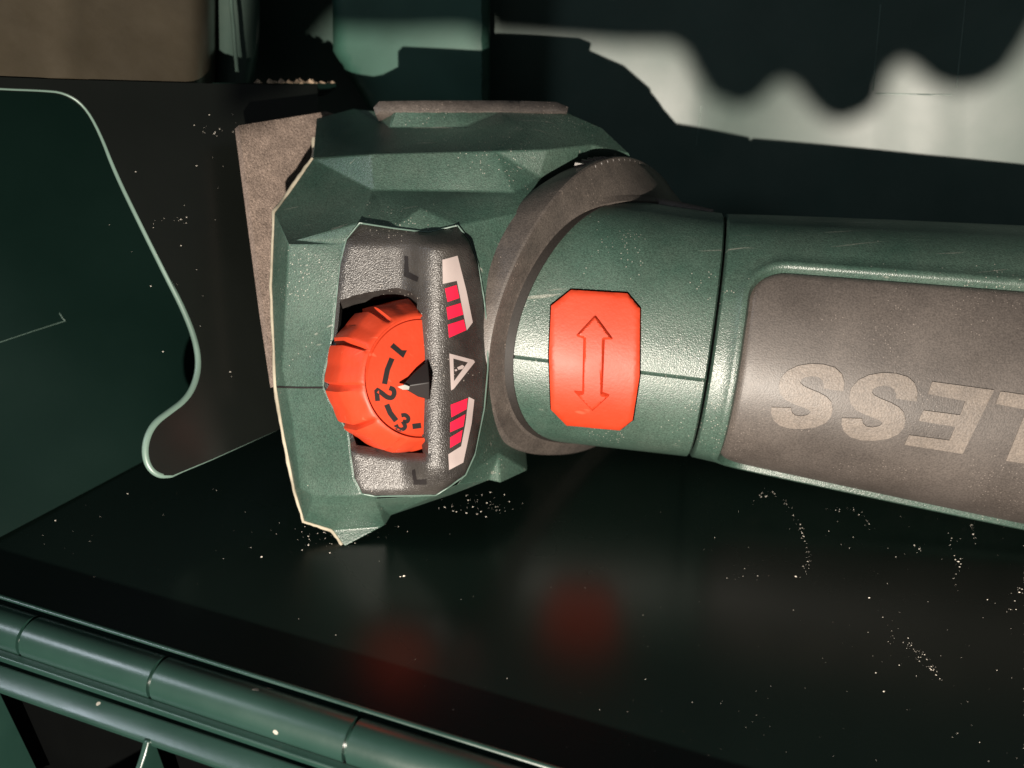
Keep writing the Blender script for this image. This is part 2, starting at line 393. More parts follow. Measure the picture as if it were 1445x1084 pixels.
# ---- handle: a loft about a straight axis
A0 = Vector(ray(1000, 476)*238.0); A1 = Vector(ray(1445, 533)*228.0)
ax = (A1-A0).normalized(); hv = (Vector((0, 1, 0))-ax*ax.y).normalized(); hw = ax.cross(hv)
if hw.z < 0: hw = -hw
LEN = (A1-A0).length
def hr(u, phi):
    t = max(0.0, u)/LEN
    r = 31.0+5.4*min(t, 1.6)**0.9 + (0.8*(-u/25) if u < 0 else 0)
    c, s = abs(math.cos(phi)), abs(math.sin(phi)); e = 2.35
    return r/((c**e+s**e)**(1/e))
def hs(u, phi, off=0.0):
    r = hr(u, phi)+off
    return W(A0+ax*u+hw*(math.cos(phi)*r)+hv*(math.sin(phi)*r))
RM = 33.0                                          # arc scale: s = RM*phi
U_SEAM = -1.0
# find helper: pixel -> (u, s) by marching
def uphi(px, py):
    r = ray(px, py); best = None
    # intersect ray with the loft numerically
    d = 150.0; prev = None
    while d < 300:
        q = r*d-A0; u = q.dot(ax); y = q.dot(hv); z = q.dot(hw); phi = math.atan2(y, z)
        g = math.hypot(y, z)-hr(u, phi)
        if g <= 0: return u, phi
        d += 0.1
    return None
uL = uphi(1042, 520)[0]
phiT = uphi(1250, 388)[1]; phiB = R(-78)
pan = dict(u0=uL, u1=175.0, s0=RM*phiB, s1=RM*phiT, r=8.0)
def pan_sdf(u, s):
    cx = (pan['u0']+pan['u1'])/2; cy = (pan['s0']+pan['s1'])/2; r = pan['r']
    qx = abs(u-cx)-(pan['u1']-pan['u0'])/2+r; qy = abs(s-cy)-(pan['s1']-pan['s0'])/2+r
    return math.hypot(max(qx, 0), max(qy, 0))+min(max(qx, qy), 0)-r
def pan_loop(off, step=0.9):
    u0, u1, s0, s1, r = pan['u0']-off, pan['u1']+off, pan['s0']-off, pan['s1']+off, pan['r']+off
    pts = []
    for cx, cy, a0 in ((u0+r, s0+r, 180), (u1-r, s0+r, 270), (u1-r, s1-r, 0), (u0+r, s1-r, 90)):
        pts += [(cx+r*math.cos(R(a0+90*i/14)), cy+r*math.sin(R(a0+90*i/14))) for i in range(15)]
    return resample(pts, step)
def lerp_tab(tab, x):
    if x <= tab[0][0]: return tab[0][1]
    for (x0, y0), (x1, y1) in zip(tab, tab[1:]):
        if x <= x1: return y0+(y1-y0)*(x-x0)/(x1-x0)
    return tab[-1][1]
rim_tab = [(-0.5, -1.5), (-0.15, -0.3), (0.15, 0.25), (0.9, 0.45), (1.5, 0.35), (2.2, 0.0)]
UEND = 185.0; SM = RM*math.pi
s_part = RM*uphi(900, 525)[1]
def grid(u0, u1, st, test):
    pts = []; u = u0+st/2
    while u < u1:
        s = -SM+st/2
        while s < SM:
            p = (u+random.uniform(-.1, .1), s+random.uniform(-.1, .1))
            if test(*p): pts.append(p)
            s += st
        u += st
    return pts
# handle shell
offs = [-0.5, -0.15, 0.15, 0.9, 1.5, 2.2]
loops = [(pan_loop(o), True) for o in offs]
rect = resample([(U_SEAM+0.3, -SM), (UEND, -SM), (UEND, SM), (U_SEAM+0.3, SM)], 1.6)
ring1 = resample([(U_SEAM+0.75, -SM), (U_SEAM+0.75, SM)], 1.6, False)
pts = grid(U_SEAM+1.2, UEND, 2.2, lambda u, s: pan_sdf(u, s) > 2.6)
v2, f = cdt(pts, loops+[(rect, True), (ring1, False)], lambda x, y: pan_sdf(x, y) > -0.5 and x > U_SEAM+0.3)
def shell_off(u, s):
    o = lerp_tab(rim_tab, pan_sdf(u, s))
    if u < U_SEAM+0.75: o -= 0.7*(1-(u-U_SEAM-0.3)/0.45)
    return o
vs = [hs(u, s/RM, shell_off(u, s)) for u, s in v2]
shell = (vs, f)
# inner lip so the seam has depth
lip = [hs(U_SEAM+0.3, s/RM, -0.7) for _, s in ring1]; lip2 = [hs(U_SEAM+0.3, s/RM, -4) for _, s in ring1]
n = len(lip); shell = merge(shell, (lip+lip2, [(i, i+1, i+1+n, i+n) for i in range(n-1)]))
handle_o = obj('handle_shell', *shell, 'handle', tool, smooth=48)
endc = [hs(UEND, 2*math.pi*i/48) for i in range(48)]
obj('handle_end', endc, [tuple(range(48))], 'dark', tool)
# grip panel inside the rim
gl = [(pan_loop(-0.5), True), (pan_loop(-1.1), True), (pan_loop(-1.9), True)]
pts = grid(pan['u0'], pan['u1'], 2.2, lambda u, s: pan_sdf(u, s) < -2.4)
v2, f = cdt(pts, gl, lambda x, y: pan_sdf(x, y) < -0.5)
gtab = [(-2.2, -0.75), (-1.9, -0.8), (-1.1, -1.0), (-0.5, -1.5)]
pv = [hs(u, s/RM, lerp_tab(gtab, pan_sdf(u, s))) for u, s in v2]
grip = obj('grip_panel', pv, f, 'grip', tool, smooth=50)
grip_bvh = bvh_of(pv, f)
# raised letters of the grip
def project(bvh, px, py, off):
    r = (RX @ ray(px, py)).normalized(); h = bvh.ray_cast(EYE, r)
    if h[0] is None:
        h = bvh.find_nearest(EYE+r*210)
    nrm = h[1]
    if nrm.dot(EYE-h[0]) < 0: nrm = -nrm
    return h[0]+nrm*off, nrm
class Loft:
    pass
LOFT = Loft()
_pr = project
def project(bvh, px, py, off):
    if bvh is not LOFT: return _pr(bvh, px, py, off)
    h = uphi(px, py)
    if h is None: return _pr(collar_bvh, px, py, off)
    a_, b_ = hs(h[0]+.3, h[1])-hs(h[0]-.3, h[1]), hs(h[0], h[1]+.01)-hs(h[0], h[1]-.01)
    n_ = a_.cross(b_).normalized(); p_ = hs(*h)
    if n_.dot(EYE-p_) < 0: n_ = -n_
    return p_+n_*off, n_
def decal(name, poly, bvh, mat, parent, off=0.06, step=4, depth=None, holes=(), smooth=40, bevel=None):
    def fn(x, y): return project(bvh, x, y, off)[0]
    def sk(x, y, p): return project(bvh, x, y, -(depth or 0.1))[0]
    vv, ff = sheet(poly, fn, step=step, holes=holes, skirt=sk, cap=False)
    return obj(name, vv, ff, mat, parent, smooth=smooth, bevel=bevel)
def spline(pts, n=8):
    out = []
    P_ = [Vector(p) for p in pts]
    for i in range(len(P_)-1):
        p0 = P_[max(0, i-1)]; p1 = P_[i]; p2 = P_[i+1]; p3 = P_[min(len(P_)-1, i+2)]
        for k in range(n):
            t = k/n; out.append(0.5*((2*p1)+(-p0+p2)*t+(2*p0-5*p1+4*p2-p3)*t*t+(-p0+3*p1-3*p2+p3)*t**3))
    out.append(P_[-1]); return [tuple(q) for q in out]
def stroke(path, w, cap0=None, cap1=None):
    n = len(path); Lf = []; Rt = []
    for i in range(n):
        p = Vector(path[i]); t = (Vector(path[min(n-1, i+1)])-Vector(path[max(0, i-1)])).normalized(); nn = Vector((-t.y, t.x))
        if i == 0 and cap0: nn = Vector(cap0)
        if i == n-1 and cap1: nn = Vector(cap1)
        Lf.append(tuple(p+nn*w/2)); Rt.append(tuple(p-nn*w/2))
    return Lf+Rt[::-1]
cz = lambda x, y: (1005+x/3.284, 460+y/3.284)
S_poly = [(607, 302), (612, 262), (600, 222), (568, 193), (515, 178), (455, 175), (395, 185), (348, 207), (317, 242), (307, 282), (314, 312), (338, 340), (378, 360), (420, 375), (446, 386), (456, 397),
          (443, 410), (412, 416), (385, 412), (369, 399), (365, 377), (275, 375), (273, 402), (285, 435), (315, 460), (360, 473), (420, 475), (480, 467), (525, 448), (550, 420), (558, 385), (552, 352), (530, 328), (495, 308),
          (450, 290), (420, 275), (408, 262), (412, 247), (432, 236), (460, 232), (490, 236), (508, 248), (516, 268), (515, 290)]
def put(poly, dx, dy, k=1.0, c=(440, 325)): return [cz((x-c[0])*k+c[0]+dx, (y-c[1])*k+c[1]+dy) for x, y in poly]
E_poly = [(1018, 258), (1305, 297), (1160, 590), (890, 548), (912, 503), (1098, 528), (1125, 466), (955, 438), (978, 390), (1148, 412), (1172, 347), (998, 315)]
L_poly = [(1335, 303), (1625, 345), (1478, 640), (1360, 622), (1456, 388), (1312, 360)]
decal('letter', put(S_poly, 0, 0), grip_bvh, 'letter', grip, off=0.28, step=3.5)
decal('letter', put(S_poly, 332, 48, 1.04), grip_bvh, 'letter', grip, off=0.28, step=3.5)
decal('letter', [cz(*p) for p in E_poly], grip_bvh, 'letter', grip, off=0.28, step=4)
decal('letter', [cz(*p) for p in L_poly], grip_bvh, 'letter', grip, off=0.28, step=4)

# collar between seam and rubber ring
UC0 = -62.0
def collar_off(u, s):
    o = 0.0
    if u > U_SEAM-0.75: o -= 0.7*min(1, (u-(U_SEAM-0.75))/0.45)
    ds = abs(s-s_part)
    if ds < 0.45: o -= 0.45*(1-ds/0.45)
    return o
lines = [([(UC0, s_part+k), (U_SEAM-0.3, s_part+k)], False) for k in (-0.45, 0, 0.45)]
lines = [(resample(l, 1.5, False), c) for l, c in lines]
rect = resample([(UC0, -SM), (U_SEAM-0.3, -SM), (U_SEAM-0.3, SM), (UC0, SM)], 1.6)
ring2 = resample([(U_SEAM-0.75, -SM), (U_SEAM-0.75, SM)], 1.6, False)
pts = grid(UC0, U_SEAM-1.2, 2.2, lambda u, s: abs(s-s_part) > 1.2)
v2, f = cdt(pts, lines+[(rect, True), (ring2, False)], lambda x, y: x < U_SEAM-0.3)
cv = [hs(u, s/RM, collar_off(u, s)) for u, s in v2]
collar = (cv, f); collar_bvh = bvh_of(cv, f)
lip = [hs(U_SEAM-0.3, s/RM, -0.7) for _, s in ring2]; lip2 = [hs(U_SEAM-0.3, s/RM, -4) for _, s in ring2]
n = len(lip); collar = merge(collar, (lip+lip2, [(i, i+1, i+1+n, i+n) for i in range(n-1)]))
obj('collar', *collar, 'handle', tool, smooth=40)
# dark core filling the seam
core = [hs(U_SEAM-3, 2*math.pi*i/48, -2.2) for i in range(48)]+[hs(U_SEAM+3, 2*math.pi*i/48, -2.2) for i in range(48)]
obj('seam_core', core, [(i, (i+1) % 48, (i+1) % 48+48, i+48) for i in range(48)], 'dark', tool, smooth=60)

# orange unlocking button with a raised double arrow
bt = [(806, 410), (885, 415), (903, 436), (902.5, 530), (893, 590), (875, 604), (800, 597), (778, 575), (775, 500), (778, 432)]
def but_fn(x, y):
    e = edge_dist(bt, x, y); return project(LOFT, x, y, 1.15 if e > 3 else 0.75+0.133*e)[0]
vv, ff = sheet(bt, but_fn, step=4, skirt=lambda x, y, p: project(LOFT, x, y, -0.6)[0], cap=False)
button = obj('button', vv, ff, 'orange', tool, smooth=45)
but_bvh = bvh_of(vv, ff)
grow = lambda poly, k: [(sum(p[0] for p in poly)/len(poly)+(x-sum(p[0] for p in poly)/len(poly))*k, sum(p[1] for p in poly)/len(poly)+(y-sum(p[1] for p in poly)/len(poly))*k) for x, y in poly]
gp = grow(bt, 1.028)
vv, ff = sheet(gp, lambda x, y: project(LOFT, x, y, 0.05)[0], step=6)
obj('button_gap', vv, ff, 'dark', tool, smooth=45)
arrow = [(840, 444), (866, 479), (853.5, 479.5), (850.5, 553), (861.5, 557), (836, 580), (808.5, 551), (821.5, 552), (823, 478), (812, 474)]
def arr_fn(x, y): return project(but_bvh, x, y, 0.04+min(0.9, 0.30*edge_dist(arrow, x, y)))[0]
vv, ff = sheet(arrow, arr_fn, step=2.2, skirt=lambda x, y, p: project(but_bvh, x, y, -0.1)[0], cap=False)
obj('arrow', vv, ff, 'orange', button, smooth=25)

# ---- rubber ring round the neck
def ring_u(phi): return -47.5+21.0*(1-math.cos(phi))*(1 if math.cos(phi) > 0 else 1)+7.0*math.sin(phi)
NP = 120
prof = [(-11, -3), (-11, 1.6), (-10.2, 3.0), (-8.5, 3.9), (-2.2, 5.5), (-1.6, 5.4), (-1.1, 4.9), (0.5, 0.9), (1.1, 0.3), (1.1, -3)]
vr = []; fr = []
for i in range(NP):
    phi = 2*math.pi*i/NP; s = math.sin(phi)
    k = 1.0+0.95*max(0, s)**2-0.30*max(0, -s)**2
    for du, dr in prof:
        wdt = 1.0+0.3*max(0, -s)**2
        if du > 0.4: du += (11 if du > 1 else 7)*max(0, s)**7
        vr.append(hs(ring_u(phi)+du*wdt, phi, dr*k if dr > 0 else dr))
m = len(prof)
for i in range(NP):
    for j in range(m):
        a_, b_ = i*m+j, i*m+(j+1) % m; c_, d_ = ((i+1) % NP)*m+(j+1) % m, ((i+1) % NP)*m+j
        fr.append((a_, b_, c_, d_))
gv = []
for i in range(NP+1):
    phi = 2*math.pi*i/NP; t_ = 9*max(0, math.sin(phi))**7
    gv += [hs(ring_u(phi)+0.3, phi, 0.22), hs(ring_u(phi)+3.1+t_*0.2, phi, 0.16), hs(ring_u(phi)+3.4+t_*0.2, phi, -0.3)]
gf = [(i*3+k, i*3+k+1, i*3+k+4, i*3+k+3) for i in range(NP) for k in (0, 1)]
obj('ring_gap_shade', gv, gf, 'gap_shade', tool, smooth=50)  # dark band puts the shadow gap beside the ring into colour
ring = obj('rubber_ring', vr, fr, 'rubber', tool, smooth=24)
# knurled grip pads on the ring's top
for k in range(13):
    phi = R(58+k*3.2)
    q = []
    for du in (-6.5, -1.5):
        for dp in (-0.5, 0.5):
            q.append(hs(ring_u(phi)+du, phi+R(dp*1.5), 4.7*(1+0.95*math.sin(phi)**2)+0.9))
    q2 = [hs(ring_u(phi)+du, phi+R(dp*2.2), 3.2*(1+0.95*math.sin(phi)**2)) for du in (-7, -1) for dp in (-0.5, 0.5)]
    obj('knurl', q+q2, [(0, 1, 3, 2), (0, 4, 5, 1), (2, 3, 7, 6), (0, 2, 6, 4), (1, 5, 7, 3)], 'rubber', ring)
# sliver of a clip behind the ring on top of the collar
vv, ff = tube([hs(-27+i*2.1, R(77-i*0.6), 0.35-0.03*i) for i in range(12)], 0.9, 8, taper=lambda t: 0.5+0.9*math.sin(math.pi*(0.12+0.8*t)))
obj('clip', vv, ff, 'rubber', tool, smooth=60)

# ---- head housing: facets
console_poly = chaikin([(507.5, 314.5), (555, 322), (603.8, 328), (645.9, 318), (662.5, 340), (674.6, 373), (683.5, 424), (688, 466), (688.5, 521), (683.5, 577), (670, 642), (657, 670.5),
                (632.6, 688), (615, 699), (530.7, 700.5), (510.8, 697), (499.7, 675), (495, 642), (492, 611), (468.7, 573), (456.5, 546.5), (457, 530), (464, 500), (468.7, 484), (473, 437), (479.8, 373), (488.6, 337.6)], 0)
def con_base(x, y): return 206.8+0.004*(x-570)+(0.017 if y < 500 else 0.004)*(y-500)              # plane the console sits on
HV = {  # name: px, py, depth
 'a1': (446, 167, 240), 'a2': (441, 224, 225), 'a3': (405, 276, 222), 'a4': (387, 300, 218), 'a5': (383, 405, 216), 'a6': (389, 545, 217), 'a7': (400, 612, 219), 'a8': (416, 692, 221),
 'a9': (429, 736, 222), 'a10': (468, 748, 223), 'a11': (486, 772, 222.5), 'a12': (543, 742, 224), 'a13': (552, 727, 224), 'a14': (640, 697, 224), 'a15': (689, 678, 225), 'a16': (706, 682, 226), 'a17': (745, 664, 234),
 'a18': (738, 590, 240), 'a19': (738, 430, 238), 'a20': (810, 310, 242), 'a21': (900, 250, 237), 'a22': (888, 216, 231), 'a23': (850, 180, 231), 'a24': (800, 158, 231), 'a25': (705, 158, 229), 'a26': (556, 158, 229), 'a27': (500, 153, 254),
 'b1': (499, 172, 240), 'b2': (522, 218, 215.5), 'b3': (549, 180, 229), 'b4': (655, 180, 229), 'b5': (698, 214, 215.5), 'b6': (745, 182, 223), 'b7': (772, 212, 218), 'b8': (835, 205, 225.5),
 'c1': (527, 269, 215.5), 'c2': (650, 270, 215.5), 'c3': (725, 272, 215.5), 'c4': (762, 250, 220), 'c5': (592, 294, 207.6), 'c6': (426, 338, 207.8), 'c7': (482, 345, 206.0), 'c8': (407, 345, 206.6),
 'd1': (474, 440, 208.3), 'd2': (398, 520, 212.5), 'd4': (412, 590, 213.0), 'd5': (424, 690, 215.0), 'd6': (500, 700, 209.5), 'd7': (442, 700, 213.5), 'd8': (470, 600, 210.5),
 'e1': (735, 300, 211.5), 'e2': (702, 400, 209.5), 'e3': (692, 520, 211.5), 'e4': (704, 640, 222), 'e5': (645, 684, 211.5), 'e6': (530, 704, 211),
}
cons = ['b1 b2 b3 b1', 'b3 b4 b5 b2', 'b4 b6 b7 b5', 'b6 b8', 'a2 b2', 'a1 b1', 'a26 b3', 'a25 b4', 'a25 b6', 'c1 c2 c3 c5 c1', 'c3 c4 b7', 'c1 b2', 'c1 c6 c8', 'c6 a4', 'c8 c7', 'c8 d2', 'd2 d4 d7 d6', 'd4 d8', 'd7 a8', 'c2 c3', 'c3 e1 e2 e3 e4 e5 e6 d6', 'e4 a16', 'e5 a14']
names = list(HV); outer = ['a%d' % i for i in range(1, 28)]
vs2 = [HV[n][:2] for n in names]; idx = {n: i for i, n in enumerate(names)}
es = [(idx[outer[i]], idx[outer[(i+1) % 27]]) for i in range(27)]
for c in cons:
    q = c.split(); es += [(idx[x], idx[y]) for x, y in zip(q, q[1:])]
cl = console_poly; i0 = len(vs2); vs2 += cl; es += [(i0+i, i0+(i+1) % len(cl)) for i in range(len(cl))]
v, e, f, ov, oe, of = delaunay_2d_cdt([Vector(p) for p in vs2], es, [], 0, 1e-4)
outpoly = [HV[n][:2] for n in outer]
def depth_at(i, x, y):
    o = ov[i]
    for k in o:
        if k < len(names): return HV[names[k]][2]
    return con_base(x, y)+1.6 if o and o[0] >= len(names) else 225
hvts = [P(q.x, q.y, depth_at(i, q.x, q.y)) for i, q in enumerate(v)]
hf = []
for t in f:
    cx = sum(v[i].x for i in t)/len(t); cy = sum(v[i].y for i in t)/len(t)
    if inside(outpoly, cx, cy) and not inside(cl, cx, cy): hf.append(tuple(t))
head_v = list(hvts); head_f = list(hf)
# close the solid: push the outline back towards the floor, the console opening inwards
bk = {}
for a_, b_ in boundary(hf):
    for k in (a_, b_):
        if k not in bk:
            p = hvts[k]; ish = ov[k] and ov[k][0] >= len(names)
            if ish: q = p-TOCAM*9
            else:
                c0 = P(600, 440, 240); q = p-TOCAM*18+(c0-p)*0.22
                if q.z < 0.3: q = p+(q-p)*max(0.02, (p.z-0.3)/max(1e-6, p.z-q.z))
            bk[k] = len(head_v); head_v.append(q)
    head_f.append((b_, a_, bk[a_], bk[b_]))
head = obj('head_housing', head_v, head_f, 'head', tool, bevel=0.8, seg=3)
head_bvh = bvh_of(hvts, hf)
seam = decal('seam_line', stroke([(391, 546), (420, 547), (457, 547)], 2.6), head_bvh, 'print_', head, off=0.08, step=4)
rim_path = [P(x, y, con_base(x, y)+1.25) for x, y in resample(console_poly, 4)]; rim_path += rim_path[:2]
vv, ff = tube(rim_path, 0.2, 6); obj('rim_highlight', vv, ff, 'pale_line', tool, smooth=60)  # pale tube stands in for the highlight on the opening's edge
# ---- console
win = [(480, 424), (500, 417), (522, 412), (560, 406), (578, 411), (589, 422), (586.5, 477), (585.5, 512), (587, 566), (590.5, 600), (597, 640), (575, 639), (540, 634), (503, 628), (497, 612), (478, 573), (466, 546), (472, 500), (478, 450)]
ptab = [(450, 1.2), (480, 0.6), (540, 0.0), (568, -0.6), (580, -2.0), (592, -4.2), (604, -5.6), (616, -6.0), (628, -5.5), (640, -4.4), (660, -2.0), (675, 0.2), (692, 2.0)]
def con_d(x, y):
    d = con_base(x, y)
    end = max(0, (352-y)/30, (y-655)/38); end = min(1, end)
    p = lerp_tab(ptab, x-2.2*math.sin((y-320)/380*math.pi)*0)
    p = p*(1-0.75*end**1.3)
    if y < 346: p += 0.1*(346-y)
    if y > 690: p += 0.10*(y-690)
    if 622 < y < 652 and x < 600:
        ew = edge_dist(win, x, y)
        if ew < 11: p += 0.16*(11-ew)
    e = edge_dist(console_poly, x, y)
    if e < 5: p += 0.10*(5-e)
    return d+p
cpoly = grow(console_poly, 0.994)
vv, ff = sheet(cpoly, lambda x, y: P(x, y, con_d(x, y)), step=5, holes=[win], skirt=lambda x, y, p: P(x, y+13, con_d(x, y)+4.0) if (y < 432 and edge_dist(win, x, y) < 1) else p-TOCAM*3.4, cap=False)
console = obj('console', vv, ff, 'console', tool, smooth=40)
con_bvh = bvh_of(vv, ff)
bw = [(x, y) for x, y in grow(console_poly, 0.999)]
vv, ff = sheet(bw, lambda x, y: P(x, y, 217), step=16)
obj('console_well', vv, ff, 'dark', tool)
# dark embossed marks on the console
Lm = [(571, 361), (576, 362), (577, 384), (591, 391), (589, 398), (570, 390)]
decal('mark', Lm, con_bvh, 'print_', console, off=0.05, step=4)
Lm2 = [(581, 664), (586, 662), (588, 677), (602, 676), (602, 684), (584, 684)]
decal('mark', Lm2, con_bvh, 'print_', console, off=0.05, step=4)
c2 = lambda pts: [(420+x/4.516, 300+y/4.516) for x, y in pts]
c3 = lambda pts: [(420+x/4.516, 500+y/4.516) for x, y in pts]
decal('printed_bar', c2([(922, 302), (1018, 275), (1075, 500), (1115, 700), (1078, 750), (1050, 610), (1015, 435), (925, 455)]), con_bvh, 'grey', console)
for q in ([(938, 485), (1012, 462), (1030, 545), (955, 570)], [(948, 605), (1038, 577), (1055, 650), (958, 683)], [(957, 715), (1058, 682), (1073, 750), (965, 798)]):
    decal('printed_block', c2(q), con_bvh, 'red', console)
decal('printed_bar', c3([(1090, 272), (1125, 290), (1108, 440), (1055, 690), (965, 737), (960, 637), (1042, 585), (1070, 440)]), con_bvh, 'grey', console)
for q in ([(975, 322), (1082, 280), (1075, 350), (980, 402)], [(972, 435), (1068, 382), (1055, 460), (972, 497)], [(972, 530), (1050, 482), (1038, 557), (972, 597)]):
    decal('printed_block', c3(q), con_bvh, 'red', console)
tri = [(634, 499), (668, 508), (670, 511), (640, 549), (636.5, 551)]
tri_in = [(639.5, 506), (660, 511.5), (640.5, 538)]
decal('warning_triangle', tri, con_bvh, 'grey', console, holes=[tri_in], step=3)
decal('warning_mark', [(645, 518.5), (652, 515), (655, 517), (653, 520.5), (647, 522)], con_bvh, 'grey', console, step=3)
decal('warning_mark', [(641.5, 521.5), (644.5, 521), (645, 523.5), (642, 524)], con_bvh, 'grey', console, step=3)
# pointer wedge
pw = [P(604, 508, 200.6), P(606, 564, 200.6), P(566, 546, 197.2), P(584, 526, 198.6), P(606, 540, 197.0), P(590, 560, 199.5)]
pb = [p-TOCAM*2.5 for p in pw[:2]]+[pw[2]-TOCAM*0.8, pw[3]-TOCAM*1.8, None, pw[5]-TOCAM*1.8]
V_ = pw[:4]+[pw[4], pw[5], pb[0], pb[1], pb[2], pb[3], pb[5]]
pointer = obj('pointer', V_, [(0, 3, 4), (3, 2, 4), (2, 5, 4), (5, 1, 4), (0, 4, 1), (0, 6, 9, 3), (3, 9, 8, 2), (2, 8, 10, 5), (5, 10, 7, 1)], 'print_', tool, bevel=0.2)
tp = [P(561, 546, 196.9), P(571, 543, 196.7), P(578, 545.5, 196.6), P(577, 550, 196.7), P(568, 550, 196.9)]
vv, ff = prism(tp, -TOCAM*0.6); obj('pointer_tip', vv, ff, 'white', pointer)

# ---- speed dial
kax_c = Vector((0.52, -0.03, 0.86)).normalized(); kax = RX @ kax_c
ku = (RX @ Vector((0, 1, 0))); ku = (ku-kax*ku.dot(kax)).normalized(); kv = kax.cross(ku); kv = kv if kv.dot(CX) > 0 else -kv
kb = P(569, 531, 210.0); KH = 10.5
def kp(r, ang, h): return kb+kax*h+(kv*math.cos(ang)+ku*math.sin(ang))*r
NK = 160
def flute(ang, dep):
    t = (ang/(2*math.pi)*11+0.35) % 1.0
    return -dep*(max(0, 1-abs(t-0.08)/0.08) if t < 0.16 else 0)-dep*0.35*max(0, 1-abs(t-0.6)/0.4)
kprof = [(17.3, -4, 1), (17.4, 3.6, 1), (17.0, 4.8, 1), (16.2, 6.2, .9), (14.7, 8.6, .6), (14.2, 9.2, .25), (13.7, 9.6, 0), (13.3, 9.7, 0), (13.05, 9.2, 0), (12.7, 9.15, 0), (12.5, 9.55, 0), (6, 9.75, 0), (0.01, 9.8, 0)]
kvs = []
for r, h, w in kprof:
    for i in range(NK):
        an = 2*math.pi*i/NK; kvs.append(kp(r+flute(an, 1.6)*w, an, h))
kf = []
for j in range(len(kprof)-1):
    for i in range(NK): kf.append((j*NK+i, j*NK+(i+1) % NK, (j+1)*NK+(i+1) % NK, (j+1)*NK+i))
dial = obj('speed_dial', kvs, kf, 'orange', tool, smooth=35)
dial_bvh = bvh_of(kvs, kf)
def glyph(paths, w, cx, cy, ang, size):
    """strokes in a unit box, y up, rotated so that 'up' points along ang (image degrees, y down)"""
    up = Vector((math.cos(R(ang)), math.sin(R(ang)))); rt = Vector((-up.y, up.x))
    for pa in paths:
        q = [tuple(Vector((cx, cy))+rt*(x*size)+up*(y*size)) for x, y in pa]
        decal('numeral', stroke(q, w), dial_bvh, 'print_', dial, off=0.05, step=2.5)
g1 = [[(-0.22, 0.30), (0.03, 0.5), (0.03, -0.5)]]
g2 = [spline([(-0.30, 0.26), (-0.18, 0.46), (0.06, 0.48), (0.24, 0.32), (0.18, 0.08), (-0.06, -0.18), (-0.26, -0.42)], 5)+[(-0.24, -0.45), (0.34, -0.45)]]
g3 = [spline([(-0.28, 0.34), (-0.08, 0.48), (0.18, 0.42), (0.24, 0.2), (0.0, 0.04)], 5), spline([(-0.02, 0.05), (0.28, -0.16), (0.2, -0.42), (-0.06, -0.5), (-0.3, -0.36)], 5)]
dcx, dcy = 604, 541
def toward(x, y): return math.degrees(math.atan2(dcy-y, dcx-x))
glyph(g1, 7.2, 562, 494, toward(562, 494)-8, 23)
glyph(g2, 6.6, 543.5, 556, toward(543.5, 556)+8, 26)
glyph(g3, 5.6, 568, 596, toward(568, 596)-4, 22)
for pa in ([(553, 506), (546.5, 522), (542.5, 542)], [(545.5, 571), (550.5, 583), (559, 594)], [(582, 602), (594, 600.5)]):
    decal('numeral', stroke(pa, 7.4), dial_bvh, 'print_', dial, off=0.05, step=3)

# ---- sanding pad at the left, the pale worn edge of the base, the rubber strip on top
pad_fn, pad_n = plane_fn(P(337, 177, 229), P(385, 520, 224), P(560, 158, 262))
padp = [(337, 177), (395, 168), (460, 157.5), (496, 168), (530, 300), (520, 520), (388, 545), (372, 440)]
vv, ff = sheet(padp, lambda x, y: pad_fn(x, y), step=14, skirt=lambda x, y, p: p-pad_n*2.4)
obj('sanding_pad', vv, ff, 'felt', tool, bevel=0.25)
ep = [HV['a%d' % i] for i in range(2, 12)]
pth = []
for (x0, y0, d0), (x1, y1, d1) in zip(ep, ep[1:]):
    for k in range(8):
        t = k/8; pth.append(P(x0+(x1-x0)*t-0.6+random.uniform(-.6, .6), y0+(y1-y0)*t+random.uniform(-.6, .6), d0+(d1-d0)*t+0.6))
vv, ff = tube(pth, 0.5, 7, taper=lambda t: 0.75+0.5*abs(math.sin(t*23.0)*math.sin(t*7.0+1)))
obj('base_edge', vv, ff, 'edge', tool, smooth=60)
pth = [P(444+random.uniform(-1, 1), y, 237-(y-168)*0.05) for y in range(196, 226, 4)]
vv, ff = tube(pth, 0.8, 7); obj('base_edge', vv, ff, 'edge', tool, smooth=60)
st = [(527, 152), (535, 143), (600, 142), (720, 142), (785, 144), (802, 151), (800, 160), (700, 162), (530, 162)]
vv, ff = sheet(st, lambda x, y: P(x, y, 229.5-0.2*min(4, edge_dist(st, x, y))), step=6, skirt=lambda x, y, p: p-TOCAM*9)
obj('bumper_strip', vv, ff, 'rubber', tool, smooth=40)

# ================================================================ LOOSE DUST
def grains(name, pts, mat, label, cat):
    V = []; Fc = []
    for p, r, tall in pts:
        o = len(V)
        ang = random.uniform(0, 6.28); st_ = random.uniform(1, 1.9)
        for k in range(5):
            a_ = ang+k*1.2566+random.uniform(-.25, .25); rr = r*random.uniform(.6, 1.15)
            q = Vector((math.cos(a_)*rr*st_, math.sin(a_)*rr, 0)); V.append(p+q+Vector((0, 0, 0.02)))
        V.append(p+Vector((random.uniform(-.2, .2)*r, random.uniform(-.2, .2)*r, r*tall)))
        Fc += [(o+k, o+(k+1) % 5, o+5) for k in range(5)]+[(o+4, o+3, o+2, o+1, o)]
    o = obj(name, V, Fc, mat, None)
    o['kind'] = 'stuff'; o['label'] = label; o['category'] = cat
    return o
spec = []
def spot(px, py, r, j=0.0):
    spec.append((PF(px+random.gauss(0, j), py+random.gauss(0, j)), r*0.8*random.choice((.35, .5, .6, .8, 1.25)), random.uniform(.5, 1.2)))
cz7 = lambda x, y: (960+x/2.977, 660+y/2.977)
